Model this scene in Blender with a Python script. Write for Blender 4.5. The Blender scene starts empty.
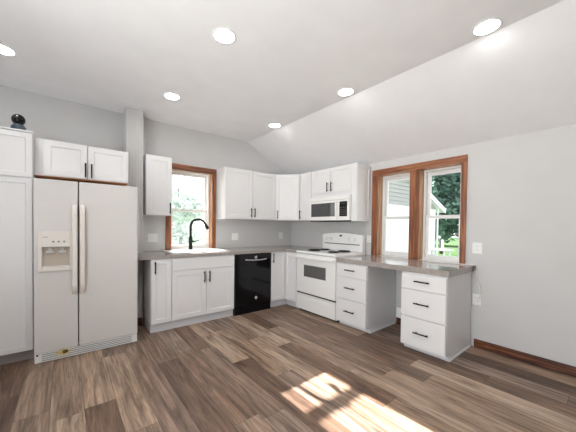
import bpy, bmesh, math, random
from mathutils import Vector, Matrix
R = math.radians
S = bpy.context.scene
COL = S.collection

# ------------------------------------------------------------------ camera
CAM = Vector((-3.483, -4.058, 1.276))
yaw, pitch, roll, FPX = R(38.137), R(-1.022), R(0.67), 272.14
cd = bpy.data.cameras.new('camera'); cam = bpy.data.objects.new('camera', cd); COL.objects.link(cam)
fwd = Vector((math.sin(yaw)*math.cos(pitch), math.cos(yaw)*math.cos(pitch), math.sin(pitch)))
r0 = Vector((math.cos(yaw), -math.sin(yaw), 0)); up0 = r0.cross(fwd)
rt = r0*math.cos(roll) + up0*math.sin(roll); up = -r0*math.sin(roll) + up0*math.cos(roll)
M4 = Matrix((rt, up, -fwd)).transposed().to_4x4(); M4.translation = CAM
cam.matrix_world = M4
cd.sensor_width = 36; cd.lens = FPX/576*36
cd.shift_x = (288-279.48)/576; cd.shift_y = (231.43-216)/576
cd.clip_start = .05; cd.clip_end = 300
S.camera = cam

# ------------------------------------------------------------------ light and exposure
S.view_settings.view_transform = 'Standard'; S.view_settings.look = 'None'
S.view_settings.gamma = 1; S.view_settings.use_curve_mapping = False
S.view_settings.exposure = 0.0
SKY = 16.0            # daylight outside
SUN = 42.0
FILL_LIGHT = 98   # added fill lamp just inside the unseen left window
LEFT_TILT = 0.9
LAMP = 55.0          # recessed lights
w = bpy.data.worlds.new('sky'); S.world = w; w.use_nodes = True
nt = w.node_tree; bgn = nt.nodes['Background']
sky = nt.nodes.new('ShaderNodeTexSky'); sky.sky_type = 'HOSEK_WILKIE'
sky.sun_direction = Vector((-.012, 1, .512)).normalized(); sky.turbidity = 4; sky.ground_albedo = .4
hs = nt.nodes.new('ShaderNodeHueSaturation'); hs.inputs['Saturation'].default_value = .18; hs.inputs['Value'].default_value = 1.0
nt.links.new(sky.outputs[0], hs.inputs['Color']); nt.links.new(hs.outputs[0], bgn.inputs['Color'])
bgn.inputs['Strength'].default_value = SKY
sd = bpy.data.lights.new('sun', 'SUN'); sd.energy = SUN; sd.angle = R(.55); sd.color = (1, .96, .90)
so = bpy.data.objects.new('sun', sd); COL.objects.link(so)
so.rotation_euler = Vector((.012, -1, -.512)).to_track_quat('-Z', 'Y').to_euler()
def area(name, loc, direction, sx, sy, power, color=(1, 1, 1)):
    d = bpy.data.lights.new(name, 'AREA'); d.shape = 'RECTANGLE'; d.size = sx; d.size_y = sy; d.energy = power; d.color = color
    o = bpy.data.objects.new(name, d); COL.objects.link(o); o.location = loc
    o.rotation_euler = Vector(direction).to_track_quat('-Z', 'Z').to_euler()
area('fill_left', (-4.92, -3.6, 1.45), (1, .1, LEFT_TILT), 2.2, 1.9, FILL_LIGHT, (.95, .985, 1))  # added area lamp, tilted up to brighten ceiling and room

# ------------------------------------------------------------------ materials
def mat(name, col, rough=.5, metal=0, spec=.5, coat=0):
    m = bpy.data.materials.new(name); m.use_nodes = True
    b = m.node_tree.nodes['Principled BSDF']
    b.inputs['Base Color'].default_value = (*col, 1); b.inputs['Roughness'].default_value = rough
    b.inputs['Metallic'].default_value = metal; b.inputs['Specular IOR Level'].default_value = spec
    b.inputs['Coat Weight'].default_value = coat
    return m
def s2l(*c): return tuple(((v/255)/12.92 if v/255 <= .04045 else ((v/255+.055)/1.055)**2.4) for v in c)
def nodes(m): return m.node_tree.nodes, m.node_tree.links, m.node_tree.nodes['Principled BSDF']
def noisy(m, c1, c2, scale=(1, 1, 1), nscale=5, detail=6, lo=.35, hi=.65, bump=0, rough=None):
    N, L, b = nodes(m)
    tc = N.new('ShaderNodeTexCoord'); mp = N.new('ShaderNodeMapping'); mp.inputs['Scale'].default_value = scale
    nz = N.new('ShaderNodeTexNoise'); nz.inputs['Scale'].default_value = nscale; nz.inputs['Detail'].default_value = detail
    rp = N.new('ShaderNodeValToRGB'); rp.color_ramp.elements[0].position = lo; rp.color_ramp.elements[1].position = hi
    rp.color_ramp.elements[0].color = (*c1, 1); rp.color_ramp.elements[1].color = (*c2, 1)
    L.new(tc.outputs['Object'], mp.inputs[0]); L.new(mp.outputs[0], nz.inputs['Vector']); L.new(nz.outputs['Fac'], rp.inputs[0])
    L.new(rp.outputs[0], b.inputs['Base Color'])
    if bump:
        bp = N.new('ShaderNodeBump'); bp.inputs['Strength'].default_value = bump; bp.inputs['Distance'].default_value = .002
        L.new(nz.outputs['Fac'], bp.inputs['Height']); L.new(bp.outputs[0], b.inputs['Normal'])
    return m
wall_m = noisy(mat('grey_wall_paint', (.5, .5, .5), .75, spec=.3), s2l(205, 204, 203), s2l(208, 207, 206), nscale=3, bump=.02)
ceil_m = noisy(mat('white_ceiling_paint', (.8, .8, .8), .9, spec=.2), s2l(240, 240, 241), s2l(243, 243, 244), nscale=4)
cab_m = mat("white_cabinet_paint", s2l(230, 229, 229), .38, spec=.4)
cabside_m = mat('white_cabinet_laminate', s2l(226, 225, 226), .45, spec=.4)
toe_m = mat('pale_grey_toe_board', s2l(205, 205, 207), .5)
greytoe_m = mat('grey_toe_board', s2l(172, 168, 165), .6)
appl_m = noisy(mat('white_appliance_enamel', (.8, .8, .8), .3, coat=.2), s2l(232, 231, 230), s2l(236, 235, 234), nscale=300, bump=.03)
range_m = mat('white_range_enamel', s2l(243, 242, 240), .22, coat=.3)
fridge_m = noisy(mat('off_white_fridge_skin', (.75, .75, .75), .42), s2l(214, 210, 207), s2l(219, 215, 212), nscale=250, bump=.06)
bisque_m = mat('bisque_plastic', s2l(229, 222, 215), .4)
recess_m = mat('bisque_recess_plastic', s2l(190, 178, 164), .5)
grey_pl = mat('grey_plastic', s2l(140, 140, 142), .4)
black_m = mat('black_matte_metal', s2l(20, 19, 20), .5, spec=.3)
gloss_black = mat('black_gloss_enamel', s2l(10, 11, 15), .1, spec=.35)
dark_m = mat('dark_gap', s2l(18, 17, 17), .7)
oven_glass = mat('oven_glass', s2l(104, 103, 101), .1, coat=.5)  # grey of the reflection is put into the base colour
darkglass = mat('smoked_glass', s2l(58, 58, 60), .08, coat=.6)
coil_m = mat('black_coil_element', s2l(24, 22, 22), .5, metal=.4)
chrome = mat('chrome', s2l(200, 200, 202), .14, metal=1)
grey_logo = mat('silver_print', s2l(205, 205, 208), .4)
steel = noisy(mat('brushed_steel', (.6, .6, .6), .42, metal=1), s2l(222, 223, 225), s2l(234, 235, 236), scale=(1, 30, 1), nscale=20)
plate_m = mat('white_outlet_plastic', s2l(240, 240, 238), .35)
slot_m = mat('outlet_slot', s2l(150, 148, 146), .5)
vinyl = mat('white_vinyl_sash', s2l(238, 238, 236), .4)
gold = noisy(mat('brass_oval', (.7, .6, .3), .35, metal=.3), s2l(200, 180, 120), s2l(232, 222, 180), nscale=60)
blue_grey = mat('blue_grey_plastic', s2l(58, 70, 84), .4)
cable_m = mat('white_cable', s2l(228, 226, 222), .5)
siding_white = mat('white_siding', s2l(247, 248, 250), .6)
siding_grey = mat('grey_siding', s2l(172, 174, 172), .7)
roof_m = noisy(mat('grey_shingle', (.2, .2, .2), .9), s2l(80, 80, 84), s2l(110, 108, 108), nscale=20)
bark = noisy(mat('bark', (.1, .08, .06), .9), s2l(66, 54, 44), s2l(96, 80, 66), nscale=12)
def leafmat(name, c1, c2, trans):
    m = noisy(mat(name, c1, .6, spec=.2), c1, c2, nscale=1.6)
    N, L, b = nodes(m); o = N['Material Output']
    t = N.new('ShaderNodeBsdfTranslucent'); mx = N.new('ShaderNodeMixShader'); mx.inputs[0].default_value = trans
    src = b.inputs['Base Color'].links[0].from_socket
    L.new(src, t.inputs['Color']); L.new(b.outputs[0], mx.inputs[1]); L.new(t.outputs[0], mx.inputs[2]); L.new(mx.outputs[0], o.inputs['Surface'])
    return m
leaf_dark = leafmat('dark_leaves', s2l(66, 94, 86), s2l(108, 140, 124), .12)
leaf_glare = leafmat('glare_leaves', s2l(206, 216, 212), s2l(228, 234, 232), .5)  # leaf colour paled to put the window glare into the foliage
grass_m = noisy(mat('lawn', (.1, .2, .05), .9, spec=.1), s2l(58, 84, 52), s2l(80, 108, 66), nscale=3)
lens_m = bpy.data.materials.new('lamp_lens'); lens_m.use_nodes = True
b = lens_m.node_tree.nodes['Principled BSDF']; b.inputs['Base Color'].default_value = (1, 1, 1, 1)
b.inputs['Emission Color'].default_value = (1, .985, .97, 1); b.inputs['Emission Strength'].default_value = LAMP
glass_m = bpy.data.materials.new('clear_pane'); glass_m.use_nodes = True
N = glass_m.node_tree.nodes; L = glass_m.node_tree.links; N.remove(N['Principled BSDF'])
tr = N.new('ShaderNodeBsdfTransparent'); gl = N.new('ShaderNodeBsdfGlossy'); gl.inputs['Roughness'].default_value = .02
mx = N.new('ShaderNodeMixShader'); fr = N.new('ShaderNodeFresnel'); fr.inputs[0].default_value = 1.3
L.new(fr.outputs[0], mx.inputs[0]); L.new(tr.outputs[0], mx.inputs[1]); L.new(gl.outputs[0], mx.inputs[2]); L.new(mx.outputs[0], N['Material Output'].inputs['Surface'])

def wood(name, c1, c2, c3, axis='Z', rough=.45):
    m = mat(name, c1, rough); N, L, b = nodes(m)
    tc = N.new('ShaderNodeTexCoord'); mp = N.new('ShaderNodeMapping')
    sc = {'X': (1.2, 22, 22), 'Y': (22, 1.2, 22), 'Z': (22, 22, 1.2)}[axis]; mp.inputs['Scale'].default_value = sc
    nz = N.new('ShaderNodeTexNoise'); nz.inputs['Scale'].default_value = 1.6; nz.inputs['Detail'].default_value = 8; nz.inputs['Distortion'].default_value = .8
    rp = N.new('ShaderNodeValToRGB'); e = rp.color_ramp.elements
    e[0].position = .3; e[0].color = (*c1, 1); e[1].position = .72; e[1].color = (*c3, 1)
    x = e.new(.5); x.color = (*c2, 1)
    L.new(tc.outputs['Object'], mp.inputs[0]); L.new(mp.outputs[0], nz.inputs['Vector']); L.new(nz.outputs['Fac'], rp.inputs[0]); L.new(rp.outputs[0], b.inputs['Base Color'])
    return m
WA, WB, WC = s2l(88, 46, 27), s2l(140, 84, 53), s2l(176, 116, 78)
wood_z = wood('stained_casing_upright', WA, WB, WC, 'Z'); wood_y = wood('stained_casing_level', WA, WB, WC, 'Y'); wood_x = wood('stained_casing_head', WA, WB, WC, 'X')
jamb_m = wood('stained_jamb', s2l(130, 84, 52), s2l(176, 126, 84), s2l(206, 160, 116), 'Z')
base_m = wood('knotty_baseboard', s2l(44, 22, 13), s2l(82, 43, 25), s2l(168, 102, 60), 'Y', .35)
base_x = wood('knotty_baseboard_cross', s2l(52, 26, 15), s2l(88, 48, 28), s2l(140, 86, 52), 'X', .35)

# counter: grey mottled laminate
counter_m = mat('grey_laminate', (.3, .3, .3), .08, spec=.7)
def counter_nodes(m):
    N, L, b = nodes(m)
    tc = N.new('ShaderNodeTexCoord')
    n1 = N.new('ShaderNodeTexNoise'); n1.inputs['Scale'].default_value = 28; n1.inputs['Detail'].default_value = 10; n1.inputs['Roughness'].default_value = .65
    rp = N.new('ShaderNodeValToRGB'); e = rp.color_ramp.elements
    e[0].position = .3; e[0].color = (*s2l(150, 142, 137), 1); e[1].position = .7; e[1].color = (*s2l(170, 162, 157), 1)
    L.new(tc.outputs['Object'], n1.inputs['Vector']); L.new(n1.outputs['Fac'], rp.inputs[0]); L.new(rp.outputs[0], b.inputs['Base Color'])
counter_nodes(counter_m)

# floor: vinyl planks running along Y
floor_m = mat('plank_floor', (.2, .15, .1), .35, spec=.4)
def floor_nodes(m):
    N, L, b = nodes(m)
    def math_(op, a, bb=None):
        n = N.new('ShaderNodeMath'); n.operation = op
        for i, v in enumerate((a, bb)):
            if v is None: continue
            if isinstance(v, (int, float)): n.inputs[i].default_value = v
            else: L.new(v, n.inputs[i])
        return n.outputs[0]
    W_, L_ = .186, 1.22
    tc = N.new('ShaderNodeTexCoord'); sp = N.new('ShaderNodeSeparateXYZ'); L.new(tc.outputs['Object'], sp.inputs[0])
    xr = math_('DIVIDE', math_('ADD', sp.outputs[0], 10.08), W_); row = math_('FLOOR', xr)
    wn = N.new('ShaderNodeTexWhiteNoise'); wn.noise_dimensions = '1D'; L.new(row, wn.inputs['W'])
    yr = math_('DIVIDE', math_('ADD', math_('ADD', sp.outputs[1], 23.1), math_('MULTIPLY', wn.outputs['Value'], L_)), L_); colm = math_('FLOOR', yr)
    cv = N.new('ShaderNodeCombineXYZ'); L.new(row, cv.inputs[0]); L.new(colm, cv.inputs[1])
    w2 = N.new('ShaderNodeTexWhiteNoise'); w2.noise_dimensions = '2D'; L.new(cv.outputs[0], w2.inputs['Vector'])
    tone = N.new('ShaderNodeValToRGB'); e = tone.color_ramp.elements
    e[0].position = 0; e[0].color = (*s2l(104, 83, 70), 1); e[1].position = 1; e[1].color = (*s2l(180, 159, 141), 1)
    for p, c in ((.25, (132, 107, 90)), (.5, (146, 127, 114)), (.75, (159, 135, 115))): x = e.new(p); x.color = (*s2l(*c), 1)
    L.new(w2.outputs['Value'], tone.inputs[0])
    # grain, shifted per plank
    sc = N.new('ShaderNodeVectorMath'); sc.operation = 'SCALE'; sc.inputs['Scale'].default_value = 37.0; L.new(w2.outputs['Color'], sc.inputs[0])
    ad = N.new('ShaderNodeVectorMath'); ad.operation = 'ADD'; L.new(tc.outputs['Object'], ad.inputs[0]); L.new(sc.outputs[0], ad.inputs[1])
    mp = N.new('ShaderNodeMapping'); mp.inputs['Scale'].default_value = (13, 1.1, 1); L.new(ad.outputs[0], mp.inputs[0])
    g = N.new('ShaderNodeTexNoise'); g.inputs['Scale'].default_value = 1.3; g.inputs['Detail'].default_value = 9; g.inputs['Roughness'].default_value = .62; g.inputs['Distortion'].default_value = 1.2
    L.new(mp.outputs[0], g.inputs['Vector'])
    gr = N.new('ShaderNodeValToRGB'); e = gr.color_ramp.elements; e[0].position = .33; e[0].color = (.40, .36, .33, 1); e[1].position = .64; e[1].color = (1.30, 1.28, 1.26, 1)
    L.new(g.outputs['Fac'], gr.inputs[0])
    mp2 = N.new('ShaderNodeMapping'); mp2.inputs['Scale'].default_value = (90, 2.4, 1); L.new(ad.outputs[0], mp2.inputs[0])
    g2 = N.new('ShaderNodeTexNoise'); g2.inputs['Scale'].default_value = 1.0; g2.inputs['Detail'].default_value = 5; L.new(mp2.outputs[0], g2.inputs['Vector'])
    gr2 = N.new('ShaderNodeValToRGB'); e = gr2.color_ramp.elements; e[0].position = .33; e[0].color = (.72, .7, .68, 1); e[1].position = .6; e[1].color = (1.05, 1.05, 1.05, 1)
    L.new(g2.outputs['Fac'], gr2.inputs[0])
    def mul(a, c):
        n = N.new('ShaderNodeMix'); n.data_type = 'RGBA'; n.blend_type = 'MULTIPLY'; n.inputs[0].default_value = 1; n.clamp_result = False
        L.new(a, n.inputs[6]); L.new(c, n.inputs[7]); return n.outputs[2]
    mp3 = N.new('ShaderNodeMapping'); mp3.inputs['Scale'].default_value = (26, 1.7, 1); L.new(ad.outputs[0], mp3.inputs[0])
    g3 = N.new('ShaderNodeTexNoise'); g3.inputs['Scale'].default_value = 1.0; g3.inputs['Detail'].default_value = 7; g3.inputs['Roughness'].default_value = .7; g3.inputs['Distortion'].default_value = 2.2; L.new(mp3.outputs[0], g3.inputs['Vector'])
    gr3 = N.new('ShaderNodeValToRGB'); e = gr3.color_ramp.elements; e[0].position = .30; e[0].color = (.45, .42, .40, 1); e[1].position = .44; e[1].color = (1.03, 1.03, 1.03, 1)
    L.new(g3.outputs['Fac'], gr3.inputs[0])
    c = mul(mul(mul(tone.outputs[0], gr.outputs[0]), gr2.outputs[0]), gr3.outputs[0])
    fx = math_('FRACT', xr); fy = math_('FRACT', yr)
    ex = math_('MULTIPLY', math_('MINIMUM', fx, math_('SUBTRACT', 1, fx)), W_)
    ey = math_('MULTIPLY', math_('MINIMUM', fy, math_('SUBTRACT', 1, fy)), L_)
    ed = math_('MINIMUM', ex, ey)
    gv = N.new('ShaderNodeMapRange'); gv.inputs['From Min'].default_value = .0006; gv.inputs['From Max'].default_value = .003; gv.inputs['To Min'].default_value = .5; gv.inputs['To Max'].default_value = 1
    L.new(ed, gv.inputs[0])
    cc = N.new('ShaderNodeCombineXYZ'); [L.new(gv.outputs[0], cc.inputs[i]) for i in range(3)]
    L.new(mul(c, cc.outputs[0]), b.inputs['Base Color'])
    bp = N.new('ShaderNodeBump'); bp.inputs['Strength'].default_value = .25; bp.inputs['Distance'].default_value = .002
    L.new(math_('ADD', gv.outputs[0], math_('MULTIPLY', g2.outputs['Fac'], .4)), bp.inputs['Height']); L.new(bp.outputs[0], b.inputs['Normal'])
    rr = N.new('ShaderNodeMapRange'); rr.inputs['To Min'].default_value = .3; rr.inputs['To Max'].default_value = .5; L.new(g2.outputs['Fac'], rr.inputs[0]); L.new(rr.outputs[0], b.inputs['Roughness'])
floor_nodes(floor_m)

# ------------------------------------------------------------------ mesh helpers
ORG = {}
class Fr:                      # local frame of a front: u along it, d outward, z up
    def __init__(s, o, U, Nn): s.o, s.U, s.N = Vector(o), Vector(U), Vector(Nn)
    def __call__(s, u, d, z): return s.o + s.U*u + s.N*d + Vector((0, 0, z))
BK = Fr((0, 0, 0), (1, 0, 0), (0, -1, 0))      # back run: u = x, d = -y
RT = Fr((0, 0, 0), (0, 1, 0), (-1, 0, 0))      # right run: u = y, d = -x
def box(bm, f, u0, u1, d0, d1, z0, z1):
    v = [bm.verts.new(f(u, d, z)) for u in (u0, u1) for d in (d0, d1) for z in (z0, z1)]
    for q in ((0, 1, 3, 2), (4, 6, 7, 5), (0, 4, 5, 1), (2, 3, 7, 6), (0, 2, 6, 4), (1, 5, 7, 3)): bm.faces.new([v[i] for i in q])
def prism(bm, f, pts, d0, d1):           # polygon in (u, z) extruded along d
    a = [bm.verts.new(f(u, d0, z)) for u, z in pts]; c = [bm.verts.new(f(u, d1, z)) for u, z in pts]
    bm.faces.new(a); bm.faces.new(c[::-1]); n = len(pts)
    for i in range(n): bm.faces.new((a[i], c[i], c[(i+1) % n], a[(i+1) % n]))
def recess(bm, f, u0, u1, z0, z1, d0, d1, iu0, iu1, iz0, iz1, dep, chamfer=0):   # slab whose front has a recessed field
    def q(a0, a1, b0, b1, d): return [bm.verts.new(f(u, d, z)) for u, z in ((a0, b0), (a1, b0), (a1, b1), (a0, b1))]
    A, F, I, P = q(u0, u1, z0, z1, d0), q(u0, u1, z0, z1, d1), q(iu0, iu1, iz0, iz1, d1), q(iu0+chamfer, iu1-chamfer, iz0+chamfer, iz1-chamfer, d1-dep)
    bm.faces.new(A[::-1]); bm.faces.new(P)
    for i in range(4):
        j = (i+1) % 4
        bm.faces.new((A[i], A[j], F[j], F[i])); bm.faces.new((F[i], F[j], I[j], I[i])); bm.faces.new((I[i], I[j], P[j], P[i]))
def tube(bm, pts, r, seg=10, caps=True):
    pts = [Vector(p) for p in pts]; rings = []; n = len(pts); rs = r if isinstance(r, (list, tuple)) else [r]*n
    t0 = (pts[1]-pts[0]).normalized(); a = t0.orthogonal().normalized()
    for i, p in enumerate(pts):
        t = (pts[min(i+1, n-1)]-pts[max(i-1, 0)]).normalized(); a = (a - t*a.dot(t)).normalized(); c = t.cross(a)
        rings.append([bm.verts.new(p + (a*math.cos(k*2*math.pi/seg) + c*math.sin(k*2*math.pi/seg))*rs[i]) for k in range(seg)])
    for i in range(n-1):
        for k in range(seg): bm.faces.new((rings[i][k], rings[i][(k+1) % seg], rings[i+1][(k+1) % seg], rings[i+1][k]))
    if caps: bm.faces.new(rings[0][::-1]); bm.faces.new(rings[-1])
def lathe(bm, c, axis, prof, seg=24):       # prof: (radius, height along axis)
    axis = Vector(axis).normalized(); a = axis.orthogonal().normalized(); b2 = axis.cross(a); c = Vector(c); rings = []
    for r_, h in prof: rings.append([bm.verts.new(c + axis*h + (a*math.cos(k*2*math.pi/seg)+b2*math.sin(k*2*math.pi/seg))*max(r_, 1e-4)) for k in range(seg)])
    for i in range(len(rings)-1):
        for k in range(seg): bm.faces.new((rings[i][k], rings[i][(k+1) % seg], rings[i+1][(k+1) % seg], rings[i+1][k]))
    bm.faces.new(rings[0][::-1]); bm.faces.new(rings[-1])
def root_of(o):
    while o.parent: o = o.parent
    return o
def obj(name, bm, m, parent=None, bevel=0, smooth=False, origin=None):
    bmesh.ops.recalc_face_normals(bm, faces=bm.faces)
    off = ORG[root_of(parent).name] if parent else (Vector(origin) if origin is not None else None)
    if off is None:
        lo = Vector([min(v.co[i] for v in bm.verts) for i in range(3)]); hi = Vector([max(v.co[i] for v in bm.verts) for i in range(3)])
        off = Vector(((lo.x+hi.x)/2, (lo.y+hi.y)/2, lo.z))
    bmesh.ops.translate(bm, verts=bm.verts, vec=-off)
    me = bpy.data.meshes.new(name); bm.to_mesh(me); bm.free(); me.materials.append(m)
    o = bpy.data.objects.new(name, me); COL.objects.link(o)
    if parent: o.parent = parent
    else: o.location = off; ORG[o.name] = off
    if smooth:
        for p in me.polygons: p.use_smooth = True
    if bevel:
        md = o.modifiers.new('bevel', 'BEVEL'); md.width = bevel; md.segments = 2; md.limit_method = 'ANGLE'; md.angle_limit = R(40)
    return o
def mk(fn, *a):
    bm = bmesh.new(); fn(bm, *a); return bm
def bx(f, *a): return mk(box, f, *a)
def tag(o, label, cat, group=None):
    o['label'] = label; o['category'] = cat
    if group: o['group'] = group
    return o
def thing(name, loc, label, cat, group=None):
    o = bpy.data.objects.new(name, None); COL.objects.link(o); o.location = loc; o.empty_display_size = .1
    ORG[o.name] = Vector(loc); return tag(o, label, cat, group)
def struct(name, bm, m, parent=None, bevel=0, origin=None):
    o = obj(name, bm, m, parent, bevel, origin=origin)
    if not parent: o['kind'] = 'structure'
    return o
def sthing(name, loc):
    o = bpy.data.objects.new(name, None); COL.objects.link(o); o.location = loc; ORG[o.name] = Vector(loc); o['kind'] = 'structure'; return o

# ------------------------------------------------------------------ room shell
CT = 2.716; KX = -1.02; CR = 2.202          # flat ceiling, crease, right wall height
X0, Y0 = -5.0, -7.0
struct('floor', bx(BK, X0-.15, .205, -.205, -Y0+.15, -.12, 0), floor_m, origin=(0, 0, 0))
bm = bmesh.new()
ZT = CT+.03; ZS = CR+.016
SW = (-2.335, -1.612, .898, 2.155)           # sink window rough opening x0 x1 z0 z1
prism(bm, BK, [(X0-.15, 0), (SW[0], 0), (SW[0], CT), (X0-.15, CT)], 0, -.205)
prism(bm, BK, [(SW[0], 0), (SW[1], 0), (SW[1], SW[2]), (SW[0], SW[2])], 0, -.205)
prism(bm, BK, [(SW[0], SW[3]), (SW[1], SW[3]), (SW[1], CT), (SW[0], CT)], 0, -.205)
prism(bm, BK, [(SW[1], 0), (.205, 0), (.205, CR-.1033), (KX, CT), (SW[1], CT)], 0, -.205)
struct('wall_back', bm, wall_m, origin=(0, 0, 0))
bm = bmesh.new()
W2 = (-2.345, -1.862, .862, 2.03); W3 = (-2.922, -2.436, .862, 2.03)
box(bm, RT, W2[1], 0, 0, -.205, 0, CR); box(bm, RT, W3[1], W2[0], 0, -.205, 0, CR); box(bm, RT, Y0, W3[0], 0, -.205, 0, CR)
for W_ in (W2, W3): box(bm, RT, W_[0], W_[1], 0, -.205, 0, W_[2]); box(bm, RT, W_[0], W_[1], 0, -.205, W_[3], CR)
struct('wall_right', bm, wall_m, origin=(0, 0, 0))
bm = bmesh.new(); prism(bm, BK, [(X0-.15, 0), (.205, 0), (.205, CR-.1033), (KX, CT), (X0-.15, CT)], -Y0, -Y0+.15)
struct('wall_front', bm, wall_m, origin=(0, 0, 0))
bm = bmesh.new(); LF = Fr((X0, 0, 0), (0, 1, 0), (1, 0, 0))
box(bm, LF, -2.45, 0, 0, -.15, 0, CT); box(bm, LF, Y0, -4.75, 0, -.15, 0, CT); box(bm, LF, -4.75, -2.45, 0, -.15, 2.42, CT); box(bm, LF, -4.75, -2.45, 0, -.15, 0, .45)
struct('wall_left', bm, wall_m, origin=(0, 0, 0))
bm = bmesh.new()
prism(bm, BK, [(X0-.15, CT), (KX, CT), (0.205, CR-.1032), (0.205, CR+.08), (KX+.04, CT+.14), (X0-.15, CT+.14)], -.205, -Y0+.15)
struct('ceiling', bm, ceil_m, origin=(0, 0, 0))
# beadboard boxed chase beside the fridge
bm = bmesh.new(); cx0, cx1, cf = -2.898, -2.708, .26
box(bm, BK, cx0, cx1, 0.001, cf-.006, 0.001, CT-.002)
nb = 6; bw = (cx1-cx0)/nb
for i in range(nb): box(bm, BK, cx0+i*bw+.0025, cx0+(i+1)*bw-.0025, cf-.006, cf, .001, CT-.002)
nb2 = 8; bw2 = (cf-.006)/nb2
sf = Fr((cx0, 0, 0), (0, -1, 0), (-1, 0, 0))
for i in range(nb2): box(bm, sf, i*bw2+.004, (i+1)*bw2-.002, 0, .005, .001, CT-.002)
struct('trim_1', bm, wall_m, bevel=.0015, origin=(0, 0, 0))
# baseboards
struct('baseboard_right', bx(RT, Y0+.02, -3.066, .001, .018, .001, .09), base_m, bevel=.003)
struct('baseboard_desk', bx(RT, -2.575, -2.186, .001, .016, .001, .088), base_m, bevel=.003)
struct('baseboard_chase', bx(BK, -2.86, -2.722, .262, .276, .001, .10), base_x, bevel=.003)
struct('baseboard_left', bx(LF, Y0+.02, -.75, .001, .018, .001, .09), base_m, bevel=.003)
# unseen window in the left wall, added to let daylight in
def bigwin(name, f, u0, u1, z0, z1, n):
    t = sthing(name, f((u0+u1)/2, 0, z0)); bm = bmesh.new()
    box(bm, f, u0, u1, -.10, -.04, z0, z0+.06); box(bm, f, u0, u1, -.10, -.04, z1-.06, z1)
    for i in range(n+1):
        c = u0+.03+(u1-u0-.06)*i/n; box(bm, f, c-.03, c+.03, -.10, -.04, z0+.06, z1-.06)
    obj('frame', bm, vinyl, t)
    for i in range(n):
        a = u0+.03+(u1-u0-.06)*i/n; c = u0+.03+(u1-u0-.06)*(i+1)/n; obj('pane', bx(f, a+.03, c-.03, -.075, -.07, z0+.06, z1-.06), glass_m, t)
bigwin('added_window', LF, -4.75, -2.45, .45, 2.42, 2)

# ------------------------------------------------------------------ windows in view
def sash_window(t, f, u0, u1, z0, z1, zm, jm=.018, dj=-.20, sw=.042, jmat=jamb_m, deep=.105):
    bm = bmesh.new()       # jamb liner
    box(bm, f, u0, u0+jm, dj, .0, z0, z1); box(bm, f, u1-jm, u1, dj, .0, z0, z1); box(bm, f, u0+jm, u1-jm, dj, .0, z1-jm, z1);
    obj('jamb', bm, jmat, t); obj('sill', bx(f, u0+jm, u1-jm, dj, 0, z0, z0+jm), vinyl, t)
    a, c, lo, hi = u0+jm+.001, u1-jm-.001, z0+jm+.001, z1-jm-.001
    bm = bmesh.new()       # vinyl stop frame
    for (p, q) in ((a, a+.022), (c-.022, c)): box(bm, f, p, q, dj+.005, -deep, lo, hi)
    box(bm, f, a+.022, c-.022, dj+.005, -deep, hi-.022, hi); box(bm, f, a+.022, c-.022, dj+.005, -deep, lo, lo+.02)
    obj('frame', bm, vinyl, t, .002)
    a += .023; c -= .023; hi -= .023; lo += .021
    def sash(name, b0, b1, d0, d1, bot, top):
        bm = bmesh.new()
        box(bm, f, a, a+sw, d0, d1, b0, b1); box(bm, f, c-sw, c, d0, d1, b0, b1); box(bm, f, a+sw, c-sw, d0, d1, b0, b0+bot); box(bm, f, a+sw, c-sw, d0, d1, b1-top, b1)
        s_ = obj(name, bm, vinyl, t, .002)
        obj('pane', bx(f, a+sw-.004, c-sw+.004, (d0+d1)/2-.002, (d0+d1)/2+.002, b0+bot-.004, b1-top+.004), glass_m, s_)
    sash('upper_sash', zm-.02, hi, dj+.012, dj+.038, .035, .045)
    sash('lower_sash', lo, zm+.02, dj+.041, dj+.067, .042, .04)
# sink window
W1 = sthing('window_1', (-1.975, 0, .92))
sash_window(W1, BK, SW[0]+.03, SW[1]-.03, SW[2]+.002, SW[3]-.03, 1.508, sw=.036)
bm = bmesh.new(); box(bm, BK, -2.366, -2.290, .001, .02, .9185, 2.085)
obj('casing', bm, wood_z, W1, .003)
obj('casing', bx(BK, -1.664, -1.603, .001, .02, .9185, 2.085), wood_z, W1, .003)
obj('casing', bx(BK, -2.366, -1.603, .001, .022, 2.086, 2.168), wood_x, W1, .003)
# pair over the desk counter
W2o = sthing('window_2', (0, -2.1, .885)); W3o = sthing('window_3', (0, -2.66, .885))
sash_window(W2o, RT, W2[0], W2[1], W2[2], W2[3], 1.418, sw=.022); sash_window(W3o, RT, W3[0], W3[1], W3[2], W3[3], 1.42, sw=.034)
T2 = sthing('trim_2', (0, -2.37, .882))
for (a, c) in ((-1.872, -1.79), (-2.444, -2.335), (-2.965, -2.912)): obj('casing', bx(RT, a, c, .001, .022, .882, 2.012), wood_z, T2, .003)
obj('casing', bx(RT, -2.965, -1.79, .001, .024, 2.013, 2.092), wood_y, T2, .003)

# ------------------------------------------------------------------ cabinet helpers
FG = .062
def shaker(parent, f, u0, u1, z0, z1, d, name='door', fw=.06, th=.019):
    g = .0024
    return obj(name, mk(recess, f, u0+g, u1-g, z0+g, z1-g, d, d+th, u0+fw, u1-fw, z0+fw, z1-fw, .008, .004), cab_m, parent, .0012)
def slab(parent, f, u0, u1, z0, z1, d, name='drawer', th=.019):
    g = .0026
    return obj(name, bx(f, u0+g, u1-g, d, d+th, z0+g, z1-g), cab_m, parent, .0015)
def pull(parent, f, u, z, d, vertical=True, ln=.145):
    bm = bmesh.new(); h = ln/2; r_ = .0072; out = .032
    P = (lambda t, dd: f(u, dd, z+t)) if vertical else (lambda t, dd: f(u+t, dd, z))
    tube(bm, [P(-h, d+out), P(h, d+out)], r_, 10)
    for s in (-1, 1): tube(bm, [P(s*(h-.022), d-.001), P(s*(h-.022), d+out)], .005, 8)
    return obj('handle', bm, black_m, parent, 0)

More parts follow.
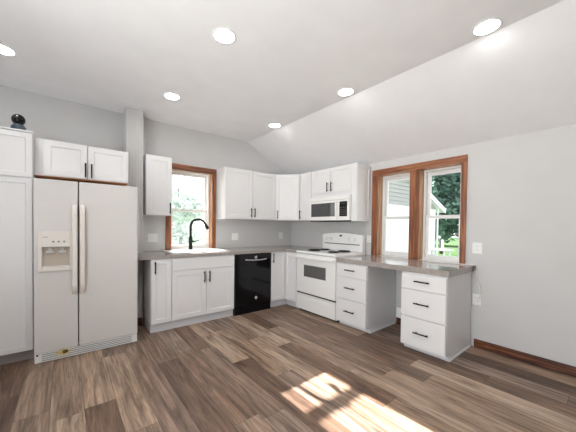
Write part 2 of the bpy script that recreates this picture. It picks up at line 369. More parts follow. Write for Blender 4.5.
CTB, CTT = .876, .917
DY = .640                                  # base carcass front, doors to .659
# narrow base cabinet
t = thing('base_cabinet', (-2.586, -.32, 0), 'narrow white base cabinet left of the sink cabinet, beside the fridge gap', 'cabinet')
obj('body', bx(BK, -2.702, -2.471, .27, DY, .100, .874), cabside_m, t, .001)
obj('toe_board', bx(BK, -2.702, -2.471, .27, .622, 0, .0995), toe_m, t)
d = shaker(t, BK, -2.700, -2.472, .105, .868, DY, fw=.055); pull(d, BK, -2.664, .775, DY+.019)
# sink base
t = thing('base_cabinet', (-2.04, -.32, 0), 'white sink base cabinet with two doors below a plain front panel, under the window', 'cabinet')
bm = bmesh.new(); box(bm, BK, -2.469, -1.612, .60, DY, .100, .874); box(bm, BK, -2.469, -2.45, .01, .60, .1, .874); box(bm, BK, -1.63, -1.612, .01, .60, .1, .874); box(bm, BK, -2.45, -1.63, .01, .60, .1, .12)
obj('body', bm, cabside_m, t, 0)
obj('toe_board', bx(BK, -2.469, -1.612, .05, .622, 0, .0995), toe_m, t)
slab(t, BK, -2.468, -1.613, .718, .868, DY, 'false_drawer_front')
d = shaker(t, BK, -2.468, -2.030, .105, .710, DY); pull(d, BK, -2.062, .612, DY+.019)
d = shaker(t, BK, -2.029, -1.613, .105, .710, DY); pull(d, BK, -1.993, .612, DY+.019)
# dishwasher
t = thing('dishwasher', (-1.29, -.32, 0), 'glossy black built-in dishwasher between the sink cabinet and the corner cabinet', 'dishwasher')
obj('body', bx(BK, -1.606, -.976, .02, .61, .1, .868), dark_m, t)
obj('toe_kick', bx(BK, -1.606, -.976, .55, .660, 0, .098), gloss_black, t, .002)
dd = obj('door', bx(BK, -1.604, -.978, .612, .672, .105, .868), gloss_black, t, .006)
bm = bmesh.new(); pts = []
for i in range(13):
    s = -1+i/6; pts.append(BK(-1.262+s*.20, .672+.036*(1-s**6)-.001, .792-.012*(1-s*s)))
tube(bm, pts, .011, 8); obj('handle', bm, chrome, dd, 0, True)
bm = bmesh.new(); lathe(bm, BK(-1.262, .671, .815), (0, -1, 0), [(.024, 0), (.024, .004)], 20)
obj('dial', bm, chrome, dd)
bm = bmesh.new(); lathe(bm, BK(-1.255, .671, .215), (0, -1, 0), [(.022, 0), (.022, .003), (.019, .0035)], 24); obj('logo', bm, grey_logo, dd)
# corner base cabinet (two leaves meeting in the inside corner)
XF = .668
t = thing('corner_base_cabinet', (-.5, -.5, 0), 'white corner base cabinet with two doors meeting in the inside corner', 'cabinet')
bm = bmesh.new(); box(bm, BK, -.972, -.02, .02, DY, .1, .874); box(bm, BK, -XF, -.02, DY, .926, .1, .874); obj('body', bm, cabside_m, t)
bm = bmesh.new(); box(bm, BK, -.972, -.02, .02, .622, 0, .0995); box(bm, BK, -.62, -.02, .622, .926, 0, .0995); obj('toe_board', bm, toe_m, t)
d = shaker(t, BK, -.970, -XF-.021, .105, .868, DY, fw=.05); pull(d, BK, -.942, .785, DY+.019)
shaker(t, RT, -.924, -DY-.021, .105, .868, XF, fw=.05)
# drawer bases
CRB, CRT = .822, .880
def drawer_base(loc, label, y0, y1, quarter):
    t = thing('drawer_base_cabinet', loc, label, 'cabinet', 'three-drawer white base cabinets under the desk counter')
    obj('body', bx(RT, y0, y1, .022, XF, .055, CRB-.001), cabside_m, t, .001)
    obj('toe_board', bx(RT, y0, y1, .022, .602, 0, .0545), cabside_m, t)
    for z0, z1 in ((.652, .802), (.368, .645), (.06, .361)):
        dw = slab(t, RT, y0+.001, y1-.001, z0, z1, XF); pull(dw, RT, (y0+y1)/2, (z0+z1)/2 + (.008 if z1 < .7 else .012), XF+.019, False)
    bm = bmesh.new(); prism(bm, Fr((0, y0, 0), (-1, 0, 0), (0, -1, 0)), [(.022, 0), (.602, 0), (.602, .018), (.022, .018)], .0005, .014)
    obj('shoe_moulding', bm, cab_m, t, .004)
drawer_base((-.33, -1.94, 0), 'white three-drawer base cabinet standing right beside the range', -2.172, -1.716, True)
drawer_base((-.33, -2.81, 0), 'white three-drawer base cabinet at the free end of the desk counter, by the bare wall', -3.034, -2.598, True)

# ------------------------------------------------------------------ counters
bm = bmesh.new()
SX0, SX1, SY0, SY1 = -2.42, -1.64, .095, .535       # sink cut-out
box(bm, BK, -2.862, cx1+.002, cf+.004, .668, CTB, CTT); box(bm, BK, cx1+.002, SX0, .001, .668, CTB, CTT)
box(bm, BK, SX0, SX1, .001, SY0, CTB, CTT); box(bm, BK, SX0, SX1, SY1, .668, CTB, CTT)
box(bm, BK, SX1, -.001, .001, .668, CTB, CTT); box(bm, BK, -.690, -.001, .668, .929, CTB, CTT)
tag(obj('countertop', bm, counter_m), 'grey laminate countertop in an L along the sink wall into the corner', 'countertop')
tag(obj('countertop', bx(RT, -3.052, -1.714, .001, .690, CRB, CRT), counter_m, bevel=.003), 'lower grey desk countertop below the double window, resting on two drawer cabinets', 'countertop')

# ------------------------------------------------------------------ sink and faucet
t = thing('sink', (-2.0, -.31, CTT), 'stainless drop-in double-bowl sink set in the countertop below the window', 'sink')
bm = bmesh.new(); zr = CTT+.0005
xs = [SX0-.02, SX0+.03, -2.02, -1.98, SX1-.03, SX1+.02]
box(bm, BK, xs[0], xs[5], SY0-.02, SY0+.055, zr, zr+.009); box(bm, BK, xs[0], xs[5], SY1-.03, SY1+.02, zr, zr+.009)
for a, c in ((0, 1), (2, 3), (4, 5)): box(bm, BK, xs[a], xs[c], SY0+.055, SY1-.03, zr, zr+.009)
obj('rim', bm, steel, t, .0025)
for a, c in ((xs[1], xs[2]), (xs[3], xs[4])):
    bm = bmesh.new()
    def q(i, z): return [bm.verts.new(BK(u, dd_, z)) for u, dd_ in ((a+i, SY0+.055+i), (c-i, SY0+.055+i), (c-i, SY1-.03-i), (a+i, SY1-.03-i))]
    A = q(0, zr+.002); B_ = q(.02, zr-.17)
    for i in range(4): bm.faces.new((A[i], A[(i+1) % 4], B_[(i+1) % 4], B_[i]))
    bm.faces.new(B_)
    o = obj('bowl', bm, steel, t); md = o.modifiers.new('thickness', 'SOLIDIFY'); md.thickness = .0015
    bm = bmesh.new(); lathe(bm, BK((a+c)/2, (SY0+SY1)/2, zr-.1695), (0, 0, 1), [(.045, 0), (.042, .003), (.02, .002)], 20); obj('drain', bm, chrome, t)
fx, fy, fz = -2.045, -.118, CTT+.0098
t = thing('faucet', (fx, fy, fz), 'tall black gooseneck faucet standing behind the sink', 'faucet')
bm = bmesh.new(); lathe(bm, (fx, fy, fz), (0, 0, 1), [(.034, 0), (.034, .006), (.029, .012), (.026, .02), (.026, .16), (.022, .19), (.0175, .2)], 20); obj('base', bm, black_m, t, 0, True)
dirv = Vector((.92, -.38, 0)).normalized(); rad = .106
pts = [Vector((fx, fy, fz+.195)), Vector((fx, fy, fz+.27))]; c0 = Vector((fx, fy, fz+.335)) + dirv*rad
pts.append(Vector((fx, fy, fz+.32)))
for i in range(13):
    a = math.pi - i*math.pi*.87/12; pts.append(c0 + dirv*rad*math.cos(a) + Vector((0, 0, rad*math.sin(a))))
bm = bmesh.new(); tube(bm, pts, .0172, 12); obj('spout', bm, black_m, t, 0, True)
e1 = pts[-1]; dr = (pts[-1]-pts[-2]).normalized(); bm = bmesh.new(); tube(bm, [e1-dr*.004, e1+dr*.02, e1+dr*.085, e1+dr*.09], [.018, .021, .023, .019], 14); obj('spray_head', bm, black_m, t, 0, True)
bm = bmesh.new(); h0 = Vector((fx, fy, fz+.115)); hv = Vector((.9, -.44, .12)).normalized()
tube(bm, [h0+hv*.015, h0+hv*.05], .014, 12); tube(bm, [h0+hv*.045, h0+hv*.115], [.011, .008], 10); obj('lever', bm, black_m, t, 0, True)

# ------------------------------------------------------------------ range
y0, y1 = -1.708, -.934; RX = .672
t = thing('electric_range', (-.36, (y0+y1)/2, 0), 'white freestanding coil-top electric range between the corner cabinet and drawers', 'range')
obj('body', bx(RT, y0, y1, .03, RX-.012, .03, .875), range_m, t, .003)
obj('base_rail', bx(RT, y0+.02, y1-.02, .06, RX-.05, .0, .0295), dark_m, t)
obj('gap_strip', bx(RT, y0+.006, y1-.006, RX-.011, RX-.004, .255, .297), dark_m, t)
# cooktop with raised lip
bm = bmesh.new(); prism(bm, Fr((0, y1, 0), (-1, 0, 0), (0, -1, 0)), [(.03, .876), (RX+.002, .876), (RX+.028, .8868), (RX+.028, .905), (RX+.016, .914), (.03, .914)], 0, y1-y0)
ck = obj('cooktop', bm, range_m, t, .004)
for uy, dx_, rr in ((-1.10, .48, .095), (-1.105, .24, .075), (-1.48, .48, .075), (-1.48, .24, .095)):
    bm = bmesh.new(); pts = []
    turns = 4 if rr > .08 else 3
    for i in range(turns*20+1):
        a = i/20*2*math.pi; r_ = .018+(rr-.018)*i/(turns*20); pts.append(RT(uy+r_*math.cos(a), dx_+r_*math.sin(a), .924))
    tube(bm, pts, .007, 6)
    for k in range(3):
        a = k*2.094+.5; tube(bm, [RT(uy, dx_, .920), RT(uy+rr*math.cos(a), dx_+rr*math.sin(a), .920)], .003, 5)
    b_ = obj('burner_coil', bm, coil_m, t, 0, True)
    bm = bmesh.new(); lathe(bm, RT(uy, dx_, .9142), (0, 0, 1), [(rr+.008, 0), (rr+.008, .002), (rr+.002, .003), (rr-.01, .001)], 32); obj('drip_pan', bm, coil_m, b_, 0, True)
# oven door
od = obj('oven_door', mk(recess, RT, y0+.004, y1-.004, .298, .872, RX-.010, RX+.018, -1.533, -1.092, .536, .716, .006, .003), range_m, t, .004)
obj('window', bx(RT, -1.529, -1.096, RX+.0122, RX+.0135, .540, .712), oven_glass, od)
bm = bmesh.new(); box(bm, RT, y0+.012, y1-.012, RX+.042, RX+.062, .806, .846)
for c in (y0+.03, y1-.03): box(bm, RT, c-.018, c+.018, RX+.0175, RX+.044, .812, .84)
obj('handle', bm, range_m, od, .008)
obj('drawer', mk(recess, RT, y0+.004, y1-.004, .040, .274, RX-.010, RX+.016, y0+.06, y1-.06, .222, .254, .006, .004), range_m, t, .004)
# backguard
bm = bmesh.new(); n = 10; prof = [(.912), (.912)]
P = [(y0, .914), (y1, .914), (y1, 1.150)]
for i in range(n+1):
    s = i/n; P.append((y1-.012+(y0-y1+.024)*s, 1.165+.028*math.sin(math.pi*s)))
P.append((y0, 1.150))
prism(bm, RT, P, .035, .112); bg = obj('backguard', bm, range_m, t, .006)
obj('seam', bx(RT, y0+.045, y1-.045, .1125, .115, 1.013, 1.024), dark_m, bg)
obj('clock_display', bx(RT, -1.335, -1.292, .1125, .1165, 1.132, 1.158), dark_m, bg)
for uy in (-1.02, -1.12, -1.47, -1.575):
    bm = bmesh.new(); lathe(bm, RT(uy, .1125, 1.098), (-1, 0, 0), [(.026, 0), (.024, .008), (.018, .01), (.016, .026)], 20); obj('knob', bm, range_m, bg, 0)

# ------------------------------------------------------------------ fridge
fx0, fx1, ff = -3.712, -2.868, .781; sp = -3.387
t = thing('refrigerator', (-3.29, -.4, 0), 'off-white side-by-side refrigerator with ice and water dispenser beside the tall pantry', 'refrigerator')
obj('body', bx(BK, fx0+.006, fx1-.004, .28, .712, .02, 1.670), fridge_m, t, .004)
for u in (fx0+.06, fx1-.06): obj('foot', bx(BK, u-.03, u+.03, .35, .42, 0, .0195), dark_m, t)
fd = obj('freezer_door', mk(recess, BK, fx0, sp-.004, .088, 1.686, .716, ff, -3.655, -3.452, .875, 1.062, .055, .012), fridge_m, t, .008)
rd = obj('fridge_door', bx(BK, sp+.004, fx1, .716, ff, .088, 1.686), fridge_m, t, .010)
obj('gasket', bx(BK, fx0+.012, fx1-.012, .7125, .7155, .1, 1.67), dark_m, t)
bm = bmesh.new()                                       # dispenser bezel ring
box(bm, BK, -3.682, -3.656, ff, ff+.012, .84, 1.205); box(bm, BK, -3.451, -3.436, ff, ff+.012, .84, 1.205)
box(bm, BK, -3.656, -3.451, ff, ff+.012, 1.063, 1.205); box(bm, BK, -3.656, -3.451, ff, ff+.018, .84, .873)
obj('dispenser_panel', bm, bisque_m, fd, .003)
bm = bmesh.new(); box(bm, BK, -3.652, -3.455, ff-.042, ff-.039, .878, 1.059); obj('dispenser_back', bm, recess_m, fd)
for u in (-3.60, -3.51):
    bm = bmesh.new(); tube(bm, [BK(u-.028, ff-.02, 1.012), BK(u+.028, ff-.02, 1.012)], .012, 10); box(bm, BK, u-.012, u+.012, ff-.038, ff-.012, 1.02, 1.058); obj('dispenser_lever', bm, mat('pale_grey_plastic', s2l(206, 204, 202), .3) if u < -3.55 else bpy.data.materials['pale_grey_plastic'], fd)
for u in (-3.575, -3.535, -3.495):
    bm = bmesh.new(); lathe(bm, BK(u, ff+.0121, 1.112), (0, -1, 0), [(.009, 0), (.009, .003)], 14); obj('button', bm, grey_pl, fd)
obj('logo', bx(BK, -3.648, -3.612, ff+.0121, ff+.0128, 1.152, 1.158), grey_pl, fd)
def fhandle(p, u0, u1, tilt):
    bm = bmesh.new(); prof = []
    for i in range(21):
        s = i/20; z = .605+.86*s; e = min(s, 1-s); out = .012+.045*min(1, (e/.10))**.6
        prof.append((z, out))
    Fv = []; 
    for z, out in prof: Fv.append([bm.verts.new(BK(u, dd_, z)) for u, dd_ in ((u0, ff+max(out-.022, 0)), (u1, ff+max(out-.022, 0)), (u1-.005, ff+out), (u0+.005, ff+out))])
    for i in range(20):
        for k in range(4): bm.faces.new((Fv[i][k], Fv[i][(k+1) % 4], Fv[i+1][(k+1) % 4], Fv[i+1][k]))
    bm.faces.new(Fv[0]); bm.faces.new(Fv[-1][::-1])
    o = obj('handle', bm, bisque_m, p, .005); return o
fhandle(fd, -3.440, -3.396, 0); fhandle(rd, -3.379, -3.335, 0)
bm = bmesh.new(); gf = .784
box(bm, BK, fx0+.004, fx1-.006, .714, gf-.012, .006, .086); box(bm, BK, fx0+.004, fx0+.05, gf-.012, gf, .006, .086); box(bm, BK, fx1-.05, fx1-.006, gf-.012, gf, .006, .086)
for z in (.006, .024, .042, .060, .078): box(bm, BK, fx0+.05, fx1-.05, gf-.012, gf, z, z+.008)
obj('grille', bm, appl_m, t, .001)
bm = bmesh.new()
for z in (.0145, .0325, .0505, .0685): box(bm, BK, fx0+.055, fx1-.055, gf-.0118, gf-.0112, z, z+.0085)
obj('grille_slots', bm, grey_pl, t)
bm = bmesh.new(); n = 28
def oval(bm, c, z, ru, rz, d0, d1): prism(bm, BK, [(c+ru*math.cos(k*2*math.pi/n), z+rz*math.sin(k*2*math.pi/n)) for k in range(n)], d0, d1)
bm2 = bmesh.new(); oval(bm2, -3.505, .064, .056, .031, gf+.0005, gf+.004); ov = obj('badge', bm2, gold, t); ov['label'] = 'gold oval badge on the grille'
bm2 = bmesh.new(); oval(bm2, -3.488, .066, .022, .017, gf+.0042, gf+.0055); obj('badge_centre', bm2, mat('badge_brown', s2l(96, 80, 50), .5), ov)
bm2 = bmesh.new(); lathe(bm2, BK(fx0+.022, .783, .078), (0, -1, 0), [(.008, 0), (.008, .006)], 12); obj('hinge_pin', bm2, dark_m, t)

# ------------------------------------------------------------------ pantry and wall cabinets
px1 = -3.722; px0 = -4.36; pf = .668
t = thing('pantry_cabinet', (-4.04, -.33, 0), 'tall white pantry cabinet left of the refrigerator, with a small black camera on top', 'cabinet')
obj('body', bx(BK, px0, px1, .002, pf, .105, 2.105), cabside_m, t, .001)
obj('toe_board', bx(BK, px0, px1, .002, .61, 0, .1045), greytoe_m, t)
shaker(t, BK, px0+.01, px1-.002, 1.697, 2.10, pf, fw=.045); shaker(t, BK, px0+.01, px1-.002, .108, 1.688, pf, fw=.045)
obj('top_moulding', bx(BK, px0-.01, px1+.004, .002, pf+.020, 2.1055, 2.120), cab_m, t, .003)
t = thing('black_camera', (-3.82, -.63, 2.1205), 'small ball-shaped black camera on a blue-grey base on top of the pantry', 'camera')
bm = bmesh.new(); lathe(bm, (-3.82, -.63, 2.1205), (0, 0, 1), [(.052, 0), (.052, .03), (.042, .042), (.034, .056)], 24); obj('base', bm, blue_grey, t, .001, True)
bm = bmesh.new(); bmesh.ops.create_uvsphere(bm, u_segments=24, v_segments=16, radius=.049); bmesh.ops.translate(bm, verts=bm.verts, vec=(-3.82, -.63, 2.218)); obj('ball', bm, gloss_black, t, 0, True)
bm = bmesh.new(); lathe(bm, (-3.835, -.674, 2.230), (-.35, -.9, .2), [(.015, -.01), (.015, .003), (.010, .005)], 18); obj('lens', bm, darkglass, t, 0)

def wallcab(name, label, f, u0, u1, z0, z1, dep, doors, pulls, fw=.06, stile=None, back=.002):
    c = f((u0+u1)/2, dep/2, z0); t = thing(name, c, label, 'cabinet', None)
    obj('body', bx(f, u0, u1, back, dep, z0, z1), cabside_m, t, .001)
    for i, (a, b2) in enumerate(doors):
        d = shaker(t, f, a, b2, z0+.006, z1-.006, dep, fw=fw)
        if pulls[i]: pull(d, f, pulls[i][0], pulls[i][1], dep+.019)
    return t
wallcab('wall_cabinet', 'wide shallow white cabinet mounted above the refrigerator', BK, px1+.002, -2.925, 1.743, 2.100, .548, [(-3.652, -3.303), (-3.301, -2.927)], [(-3.322, 1.835), (-3.270, 1.832)], .055)
fc = [o for o in COL.objects if o.get('label', '').startswith('wide shallow')][0]
up_ = obj('underside', bx(BK, px1+.004, -2.927, .01, .566, 1.738, 1.7425), mat('raw_plywood', s2l(190, 128, 84), .6), fc); up_['label'] = 'bare orange-brown wood underside'
UB, UT = 1.385, 2.180; UD = .270
wallcab('wall_cabinet', 'narrow single-door white wall cabinet left of the sink window', BK, -2.684, -2.362, UB+.02, UT, UD, [(-2.682, -2.364)], [(-2.392, 1.502)])
wallcab('wall_cabinet', 'two-door white wall cabinet right of the sink window', BK, -1.582, -.600, UB, UT, UD, [(-1.58, -1.092), (-1.090, -.602)], [(-1.122, 1.495), (-1.058, 1.495)])
# diagonal corner cabinet
xd, yd = -.332+.013, -.580
t = thing('corner_wall_cabinet', (-.3, -.3, UB), 'white wall cabinet set diagonally across the room corner', 'cabinet')
bm = bmesh.new(); foot = [(-.598, -.002), (-.002, -.002), (-.002, yd+.002), (-.318, yd+.002), (-.598, -UD)]
a = [bm.verts.new((x, y, UB)) for x, y in foot]; c = [bm.verts.new((x, y, UT)) for x, y in foot]
bm.faces.new(a); bm.faces.new(c)
for i in range(5): bm.faces.new((a[i], a[(i+1) % 5], c[(i+1) % 5], c[i]))
obj('body', bm, cabside_m, t, .001)
A = Vector((-.598, -UD, 0)); B2 = Vector((-.318, yd+.002, 0)); U = (B2-A).normalized(); ln = (B2-A).length; nn = Vector((U.y, -U.x, 0)); nn = nn if nn.dot(Vector((-1, -1, 0))) > 0 else -nn
DG = Fr(A, U, nn)
d = shaker(t, DG, .008, ln-.008, UB+.006, UT-.006, .001, fw=.055); pull(d, DG, .045, 1.482, .02)
XU = .313
wallcab('wall_cabinet', 'narrow single-door white wall cabinet between the corner cabinet and microwave', RT, -.872, -.584, UB, UT, XU, [(-.870, -.597)], [(-.628, 1.482)], .05)
wallcab('wall_cabinet', 'small two-door white wall cabinet directly above the microwave', RT, -1.672, -.874, 1.745, UT-.005, XU, [], [])
t = bpy.data.objects[[o.name for o in COL.objects if o.get('label', '').startswith('small two-door')][0]]
for (a, b2, pu) in ((-1.272, -.876, -1.233), (-1.670, -1.274, -1.312)):
    d = shaker(t, RT, a, b2, 1.80, UT-.012, XU, fw=.055); pull(d, RT, pu, 1.885, XU+.019)
t = thing('wall_cabinet', (-.17, -1.71, 1.36), 'very narrow white end cabinet right of the microwave, beside the double window', 'cabinet')
obj('body', bx(RT, -1.750, -1.674, .002, XU+.019, 1.362, UT-.008), cab_m, t, .0015)
obj('side_panel', mk(recess, Fr((0, -1.7505, 0), (-1, 0, 0), (0, -1, 0)), .004, XU+.015, 1.366, UT-.012, 0, .010, .06, XU-.045, 1.43, UT-.075, .006, .003), cab_m, t, .001)
# microwave
t = thing('microwave', (-.2, -1.27, 1.36), 'white over-the-range microwave with dark window and black keypad', 'microwave')
m0, m1, mf = -1.668, -.880, .385
obj('body', bx(RT, m0, m1, .004, mf-.03, 1.375, 1.740), range_m, t, .003)
obj('vent_strip', bx(RT, m0, m1, mf-.029, mf, 1.676, 1.735), range_m, t, .004)
md_ = obj('door', mk(recess, RT, -1.475, m1, 1.378, 1.672, mf-.029, mf, -1.425, -.925, 1.432, 1.642, .004, .002), range_m, t, .004)
obj('window', bx(RT, -1.422, -.928, mf-.0035, mf-.0025, 1.435, 1.639), darkglass, md_)
bm = bmesh.new(); tube(bm, [RT(-1.455, mf-.001, 1.41), RT(-1.455, mf+.03, 1.425), RT(-1.455, mf+.032, 1.53), RT(-1.455, mf+.03, 1.63), RT(-1.455, mf-.001, 1.645)], .011, 10); obj('handle', bm, range_m, md_, 0, True)
pn = obj('control_panel', mk(recess, RT, m0, -1.478, 1.378, 1.672, mf-.029, mf, -1.640, -1.500, 1.430, 1.648, .002, .001), range_m, t, .003)
obj('keypad', bx(RT, -1.638, -1.502, mf-.0018, mf-.0008, 1.432, 1.646), gloss_black, pn)
bm = bmesh.new()
for i in range(3):
    for j in range(4): box(bm, RT, -1.618+i*.036, -1.594+i*.036, mf-.0008, mf+.0004, 1.455+j*.032, 1.473+j*.032)
obj('key_buttons', bm, mat('dark_grey_keys', s2l(70, 70, 74), .4), pn)
obj('clock_display', bx(RT, -1.61, -1.53, mf-.0008, mf+.0004, 1.605, 1.628), mat('display_grey', s2l(46, 60, 60), .2), pn)
obj('bottom_vent', bx(RT, m0+.01, m1-.01, .05, mf-.02, 1.363, 1.3745), dark_m, t)

# ------------------------------------------------------------------ outlets, switches, cord
def plate(f, u0, u1, z0, z1, label, kind, gangs=1):
    t = thing('switch_plate' if kind == 'switch' else 'wall_outlet', f((u0+u1)/2, 0, z0), label, kind)
    obj('cover_plate', bx(f, u0, u1, .0005, .007, z0, z1), plate_m, t, .003)
    for g in range(gangs):
        c = u0+(u1-u0)*(g+.5)/gangs; zc = (z0+z1)/2
        if kind == 'switch': obj('rocker', bx(f, c-.016, c+.016, .0072, .011, zc-.032, zc+.032), plate_m, t, .002)
        else:
            for s in (-1, 1):
                o = obj('receptacle', bx(f, c-.017, c+.017, .0072, .009, zc+s*.021-.014, zc+s*.021+.014), plate_m, t, .002)
                bm = bmesh.new()
                for k in (-1, 1): box(bm, f, c+k*.007-.0015, c+k*.007+.0015, .0091, .0096, zc+s*.021-.005, zc+s*.021+.007)
                obj('slots', bm, slot_m, o)
plate(BK, -2.598, -2.472, 1.040, 1.158, 'white double switch plate left of the sink window, above the counter', 'switch', 2)
plate(BK, -1.312, -1.188, 1.040, 1.158, 'wide white plate on the backsplash above the dishwasher', 'switch', 2)
plate(BK, -.318, -.226, 1.045, 1.165, 'white outlet on the backsplash just left of the room corner', 'outlet')
plate(RT, -1.775, -1.705, 1.06, 1.16, 'white outlet on the wall between range and window casing', 'outlet')
plate(RT, -3.118, -3.028, 1.008, 1.128, 'white outlet on the right wall above the end of the desk counter', 'outlet')
plate(RT, -3.122, -3.042, .455, .575, 'white outlet low on the right wall beside the end drawer cabinet', 'outlet')
t = thing('wall_box', (0, -2.2, .0905), 'small white box low on the wall in the knee space under the desk counter', 'outlet box')
obj('housing', bx(RT, -2.262, -2.196, .0005, .032, .0905, .235), plate_m, t, .004); obj('cover_plate', bx(RT, -2.258, -2.200, .0325, .036, .10, .228), plate_m, t, .002)
t = thing('power_cord', (-.03, -3.0, CRT), 'thin white cord lying on the desk counter and hanging down to the low outlet', 'cord')
bm = bmesh.new()
P = [(-.09, -2.66, .8868), (-.10, -2.72, .8868), (-.075, -2.80, .8868), (-.05, -2.88, .8868), (-.045, -2.96, .8868), (-.035, -3.03, .8868), (-.028, -3.062, .882), (-.024, -3.072, .84), (-.018, -3.085, .74), (-.018, -3.112, .65), (-.02, -3.112, .58), (-.022, -3.10, .535)]
def smoothp(P, n=6):
    P = [Vector(p) for p in P]; out = []
    for i in range(len(P)-1):
        p0, p1, p2, p3 = P[max(i-1, 0)], P[i], P[i+1], P[min(i+2, len(P)-1)]
        for k in range(n):
            s = k/n; out.append(.5*((2*p1)+(p2-p0)*s+(2*p0-5*p1+4*p2-p3)*s*s+(3*p1-p0-3*p2+p3)*s**3))
    return out+[P[-1]]
tube(bm, smoothp(P), .0052, 8); obj('cable', bm, cable_m, t, 0, True)
obj('plug', bx(RT, -3.115, -3.085, .010, .034, .505, .54), cable_m, t, .003)
obj('connector', bx(RT, -2.70, -2.61, .075, .105, CRT+.0005, CRT+.016), cable_m, t, .004)
tag(obj('cord_clip', bx(RT, -3.074, -3.0535, .036, .056, .835, .885), mat('brown_clip', s2l(110, 92, 80), .5), bevel=.003), 'small brown clip at the back end of the desk counter', 'clip')

# ------------------------------------------------------------------ recessed ceiling lights
def downlight(x, y, label):
    t = thing('recessed_light', (x, y, CT), label, 'ceiling light', 'recessed ceiling lights')
    bm = bmesh.new(); n = 32
    rings = [[bm.verts.new((x+r_*math.cos(k*2*math.pi/n), y+r_*math.sin(k*2*math.pi/n), z)) for k in range(n)] for r_, z in ((.088, CT-.0005), (.088, CT-.004), (.074, CT-.006), (.074, CT-.0005))]
    for i in range(4):
        for k in range(n): bm.faces.new((rings[i][k], rings[i][(k+1) % n], rings[(i+1) % 4][(k+1) % n], rings[(i+1) % 4][k]))
    obj('trim_ring', bm, mat('white_trim_ring', s2l(244, 244, 243), .5) if 'white_trim_ring' not in bpy.data.materials else bpy.data.materials['white_trim_ring'], t, 0, True)
    bm = bmesh.new(); lathe(bm, (x, y, CT-.0055), (0, 0, 1), [(.0735, 0), (.0735, .0045)], n); obj('lens', bm, lens_m, t)
downlight(-1.145, -.94, 'recessed round ceiling light nearest the corner, above the corner cabinets')
downlight(-1.140, -2.186, 'middle recessed round ceiling light of the row along the sloped ceiling crease')
downlight(-1.120, -3.414, 'recessed round ceiling light nearest the right wall and the viewer, top right of the photo')
downlight(-2.55, -.90, 'recessed round ceiling light close to the boxed column, above the sink counter')
downlight(-2.534, -2.146, 'large-looking recessed round ceiling light in the centre left, top of the photo')
downlight(-3.895, -.842, 'recessed round ceiling light at the left edge, above the pantry')
downlight(-3.9, -2.15, 'recessed round ceiling light in front of the pantry, above the left edge of the photo')
downlight(-2.54, -3.4, 'recessed round ceiling light nearest the viewer in the middle row, above the photo')
downlight(-3.9, -3.4, 'recessed round ceiling light over the viewer by the added left window, outside the photo')

# ------------------------------------------------------------------ outside
GZ = -.6
struct('ground', bx(BK, -60, 60, -60, 60, GZ-.2, GZ), grass_m, origin=(0, 0, 0))
struct('bounce_ground_right', bx(BK, .3, 9.0, -2.9, 12, GZ+.001, GZ+.05), mat('bounce_pale_right', s2l(200, 200, 198), .9), origin=(4, -5, GZ))  # unseen pale ground, added to bounce white light onto the house
struct('bounce_ground_left', bx(BK, -40, -.3, .3, 40, GZ+.001, GZ+.05), mat('bounce_pale_left', s2l(205, 203, 200), .9), origin=(-5, -5, GZ))  # unseen pale ground, added to keep green lawn bounce off the ceiling
hy = 3.0
t = thing('house', (9.2, 6.5, GZ), 'white neighbouring house with a grey gable seen through the left sash of the double window', 'house')
HF = Fr((0, hy, 0), (1, 0, 0), (0, -1, 0))
bm = bmesh.new(); box(bm, HF, 4.4, 13.9, -7, -.01, GZ, 2.43); n = 14
for i in range(n):
    z0 = GZ+(2.43-GZ)*i/n; z1 = GZ+(2.43-GZ)*(i+1)/n; prism(bm, Fr((0, hy, 0), (0, -1, 0), (1, 0, 0)), [(-.01, z0), (.012, z0), (.002, z1), (-.01, z1)], 4.4, 13.9)
obj('wall', bm, siding_white, t)
bm = bmesh.new(); ap = (9.2, 4.22); el, er, ez = 4.0, 14.3, 2.27
sl = (ap[1]-ez)/(er-ap[0]); n = 9
for i in range(n):
    z0 = 2.432+(ap[1]-2.45)*i/n; z1 = min(2.432+(ap[1]-2.45)*(i+1)/n, ap[1]-.02)
    half = min((ap[1]-z0)/sl, 4.69); h2 = min((ap[1]-z1)/sl, 4.69); zz = .014
    v = [(9.2-half, 0, z0), (9.2+half, 0, z0), (9.2+h2, 0, z1), (9.2-h2, 0, z1)]
    fr_ = [bm.verts.new((x, hy-(.05 if k < 2 else .004), z)) for k, (x, _, z) in enumerate(v)]; bk_ = [bm.verts.new((x, hy+.15, z)) for (x, _, z) in v]
    bm.faces.new(fr_); bm.faces.new(bk_[::-1])
    for k in range(4): bm.faces.new((fr_[k], fr_[(k+1) % 4], bk_[(k+1) % 4], bk_[k]))
obj('gable', bm, siding_grey, t)
bm = bmesh.new()
for s in (-1, 1): prism(bm, HF, [(ap[0], ap[1]+.05), (ap[0]+s*5.25, ap[1]+.05-5.25*sl), (ap[0]+s*5.25, ap[1]+.25-5.25*sl), (ap[0], ap[1]+.25)], .30, -7.2)
obj('roof', bm, roof_m, t)
bm = bmesh.new()
for s in (-1, 1): prism(bm, HF, [(ap[0], ap[1]+.015), (ap[0]+s*5.25, ap[1]+.015-5.25*sl), (ap[0]+s*5.25, ap[1]+.045-5.25*sl), (ap[0], ap[1]+.045)], .30, -7.2)
obj('soffit', bm, siding_white, t)
bm = bmesh.new()
for s in (-1, 1): prism(bm, HF, [(ap[0], ap[1]-.02), (ap[0]+s*5.3, ap[1]-.02-5.3*sl), (ap[0]+s*5.3, ap[1]+.27-5.3*sl), (ap[0], ap[1]+.27)], .33, .302)
obj('fascia', bm, siding_white, t)
bm = bmesh.new(); tube(bm, [(14.02, hy-.08, 2.5), (14.02, hy-.08, GZ+.05)], .05, 8); obj('downspout', bm, siding_white, t)
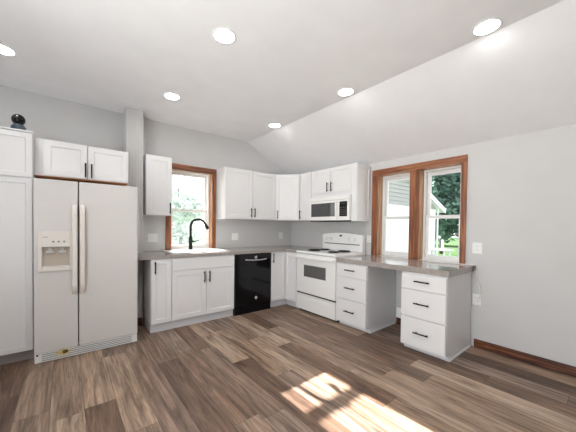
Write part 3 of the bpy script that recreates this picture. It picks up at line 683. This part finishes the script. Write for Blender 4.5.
# yard table
t = thing('yard_table', (10.4, 1.45, GZ), 'white yard table with a post, on the grass seen through the right sash', 'table')
bm = bmesh.new(); box(bm, Fr((10.4, 1.45, 0), (0, 1, 0), (-1, 0, 0)), -.55, .5, -.45, .45, .25, .31); obj('top', bm, siding_white, t, .01)
for a, c in ((-.4, -.3), (-.4, .3), (.38, -.3), (.38, .3)): obj('leg', bx(Fr((10.4, 1.45, 0), (0, 1, 0), (-1, 0, 0)), a-.03, a+.03, c-.03, c+.03, GZ, .249), siding_white, t)
bm = bmesh.new(); lathe(bm, (10.4, 1.25, .311), (0, 0, 1), [(.09, 0), (.09, .04), (.06, .06), (.06, .42), (.02, .46)], 12); obj('post', bm, siding_white, t)
# trees
def tree(name, loc, rx, ry, rz, cz, n, leaf, m, label, group, seed, trunk=.16):
    rnd = random.Random(seed); t = thing(name, loc, label, 'tree', group); x, y, z = loc
    bm = bmesh.new(); tube(bm, [(x, y, z), (x+.05, y, z+(cz-z)*.5), (x, y+.05, cz+rz*.4)], [trunk, trunk*.75, trunk*.3], 8); obj('trunk', bm, bark, t, 0, True)
    verts, faces = [], []
    blobs = []
    for i in range(26):
        while True:
            p = Vector((rnd.uniform(-1, 1), rnd.uniform(-1, 1), rnd.uniform(-1, 1)))
            if p.length < 1: break
        blobs.append(Vector((x+p.x*rx*.75, y+p.y*ry*.75, cz+p.z*rz*.8)))
    for i in range(n):
        c = blobs[i % 26]; br = min(rx, rz)*.42
        dv = Vector((rnd.gauss(0, 1), rnd.gauss(0, 1), rnd.gauss(0, 1))).normalized()
        p = c + dv*br*rnd.uniform(.55, 1.05); s = leaf*rnd.uniform(.6, 1.3)
        a = (dv + Vector((rnd.gauss(0, .5), rnd.gauss(0, .5), rnd.gauss(0, .5)))).normalized(); u = a.orthogonal().normalized(); q = Matrix.Rotation(rnd.uniform(0, 6.28), 3, a); u = q @ u; v = a.cross(u)
        k = len(verts); verts += [p-u*s, p+v*s*.45, p+u*s, p-v*s*.45]; faces.append((k, k+1, k+2, k+3))
    me = bpy.data.meshes.new('crown'); me.from_pydata([v-Vector(loc) for v in verts], [], faces); me.materials.append(m)
    o = bpy.data.objects.new('crown', me); COL.objects.link(o); o.parent = t
tree('leafy_tree', (18.5, 4.4, GZ), 2.6, 2.5, 4.1, 4.4, 9000, .2, leaf_dark, 'dense dark green tree nearest the yard table, seen through the right sash', 'dark trees beyond the yard', 1)
tree('leafy_tree', (26, 3.2, GZ), 3.0, 2.2, 4.2, 3.8, 6000, .24, leaf_dark, 'dark green tree farther back at the right edge of the right sash', 'dark trees beyond the yard', 2)
tree('leafy_tree', (28, 11.0, GZ), 3.8, 4.2, 6.0, 5.4, 8000, .28, leaf_dark, 'tall dark green tree rising behind the others past the house corner', 'dark trees beyond the yard', 3)
tree('shrub', (-.2, 6.2, GZ), 1.15, 1.2, 1.1, 2.25, 3500, .10, leaf_glare, 'small tree with glare painted into its pale leaves, seen through the upper pane of the sink window', 'pale greenery behind the sink window', 4, .07)
tree('shrub', (-.9, 4.6, GZ), .9, .7, .8, .7, 2500, .08, leaf_glare, 'bush with glare painted into its pale leaves, seen through the lower pane of the sink window', 'pale greenery behind the sink window', 5, .05)
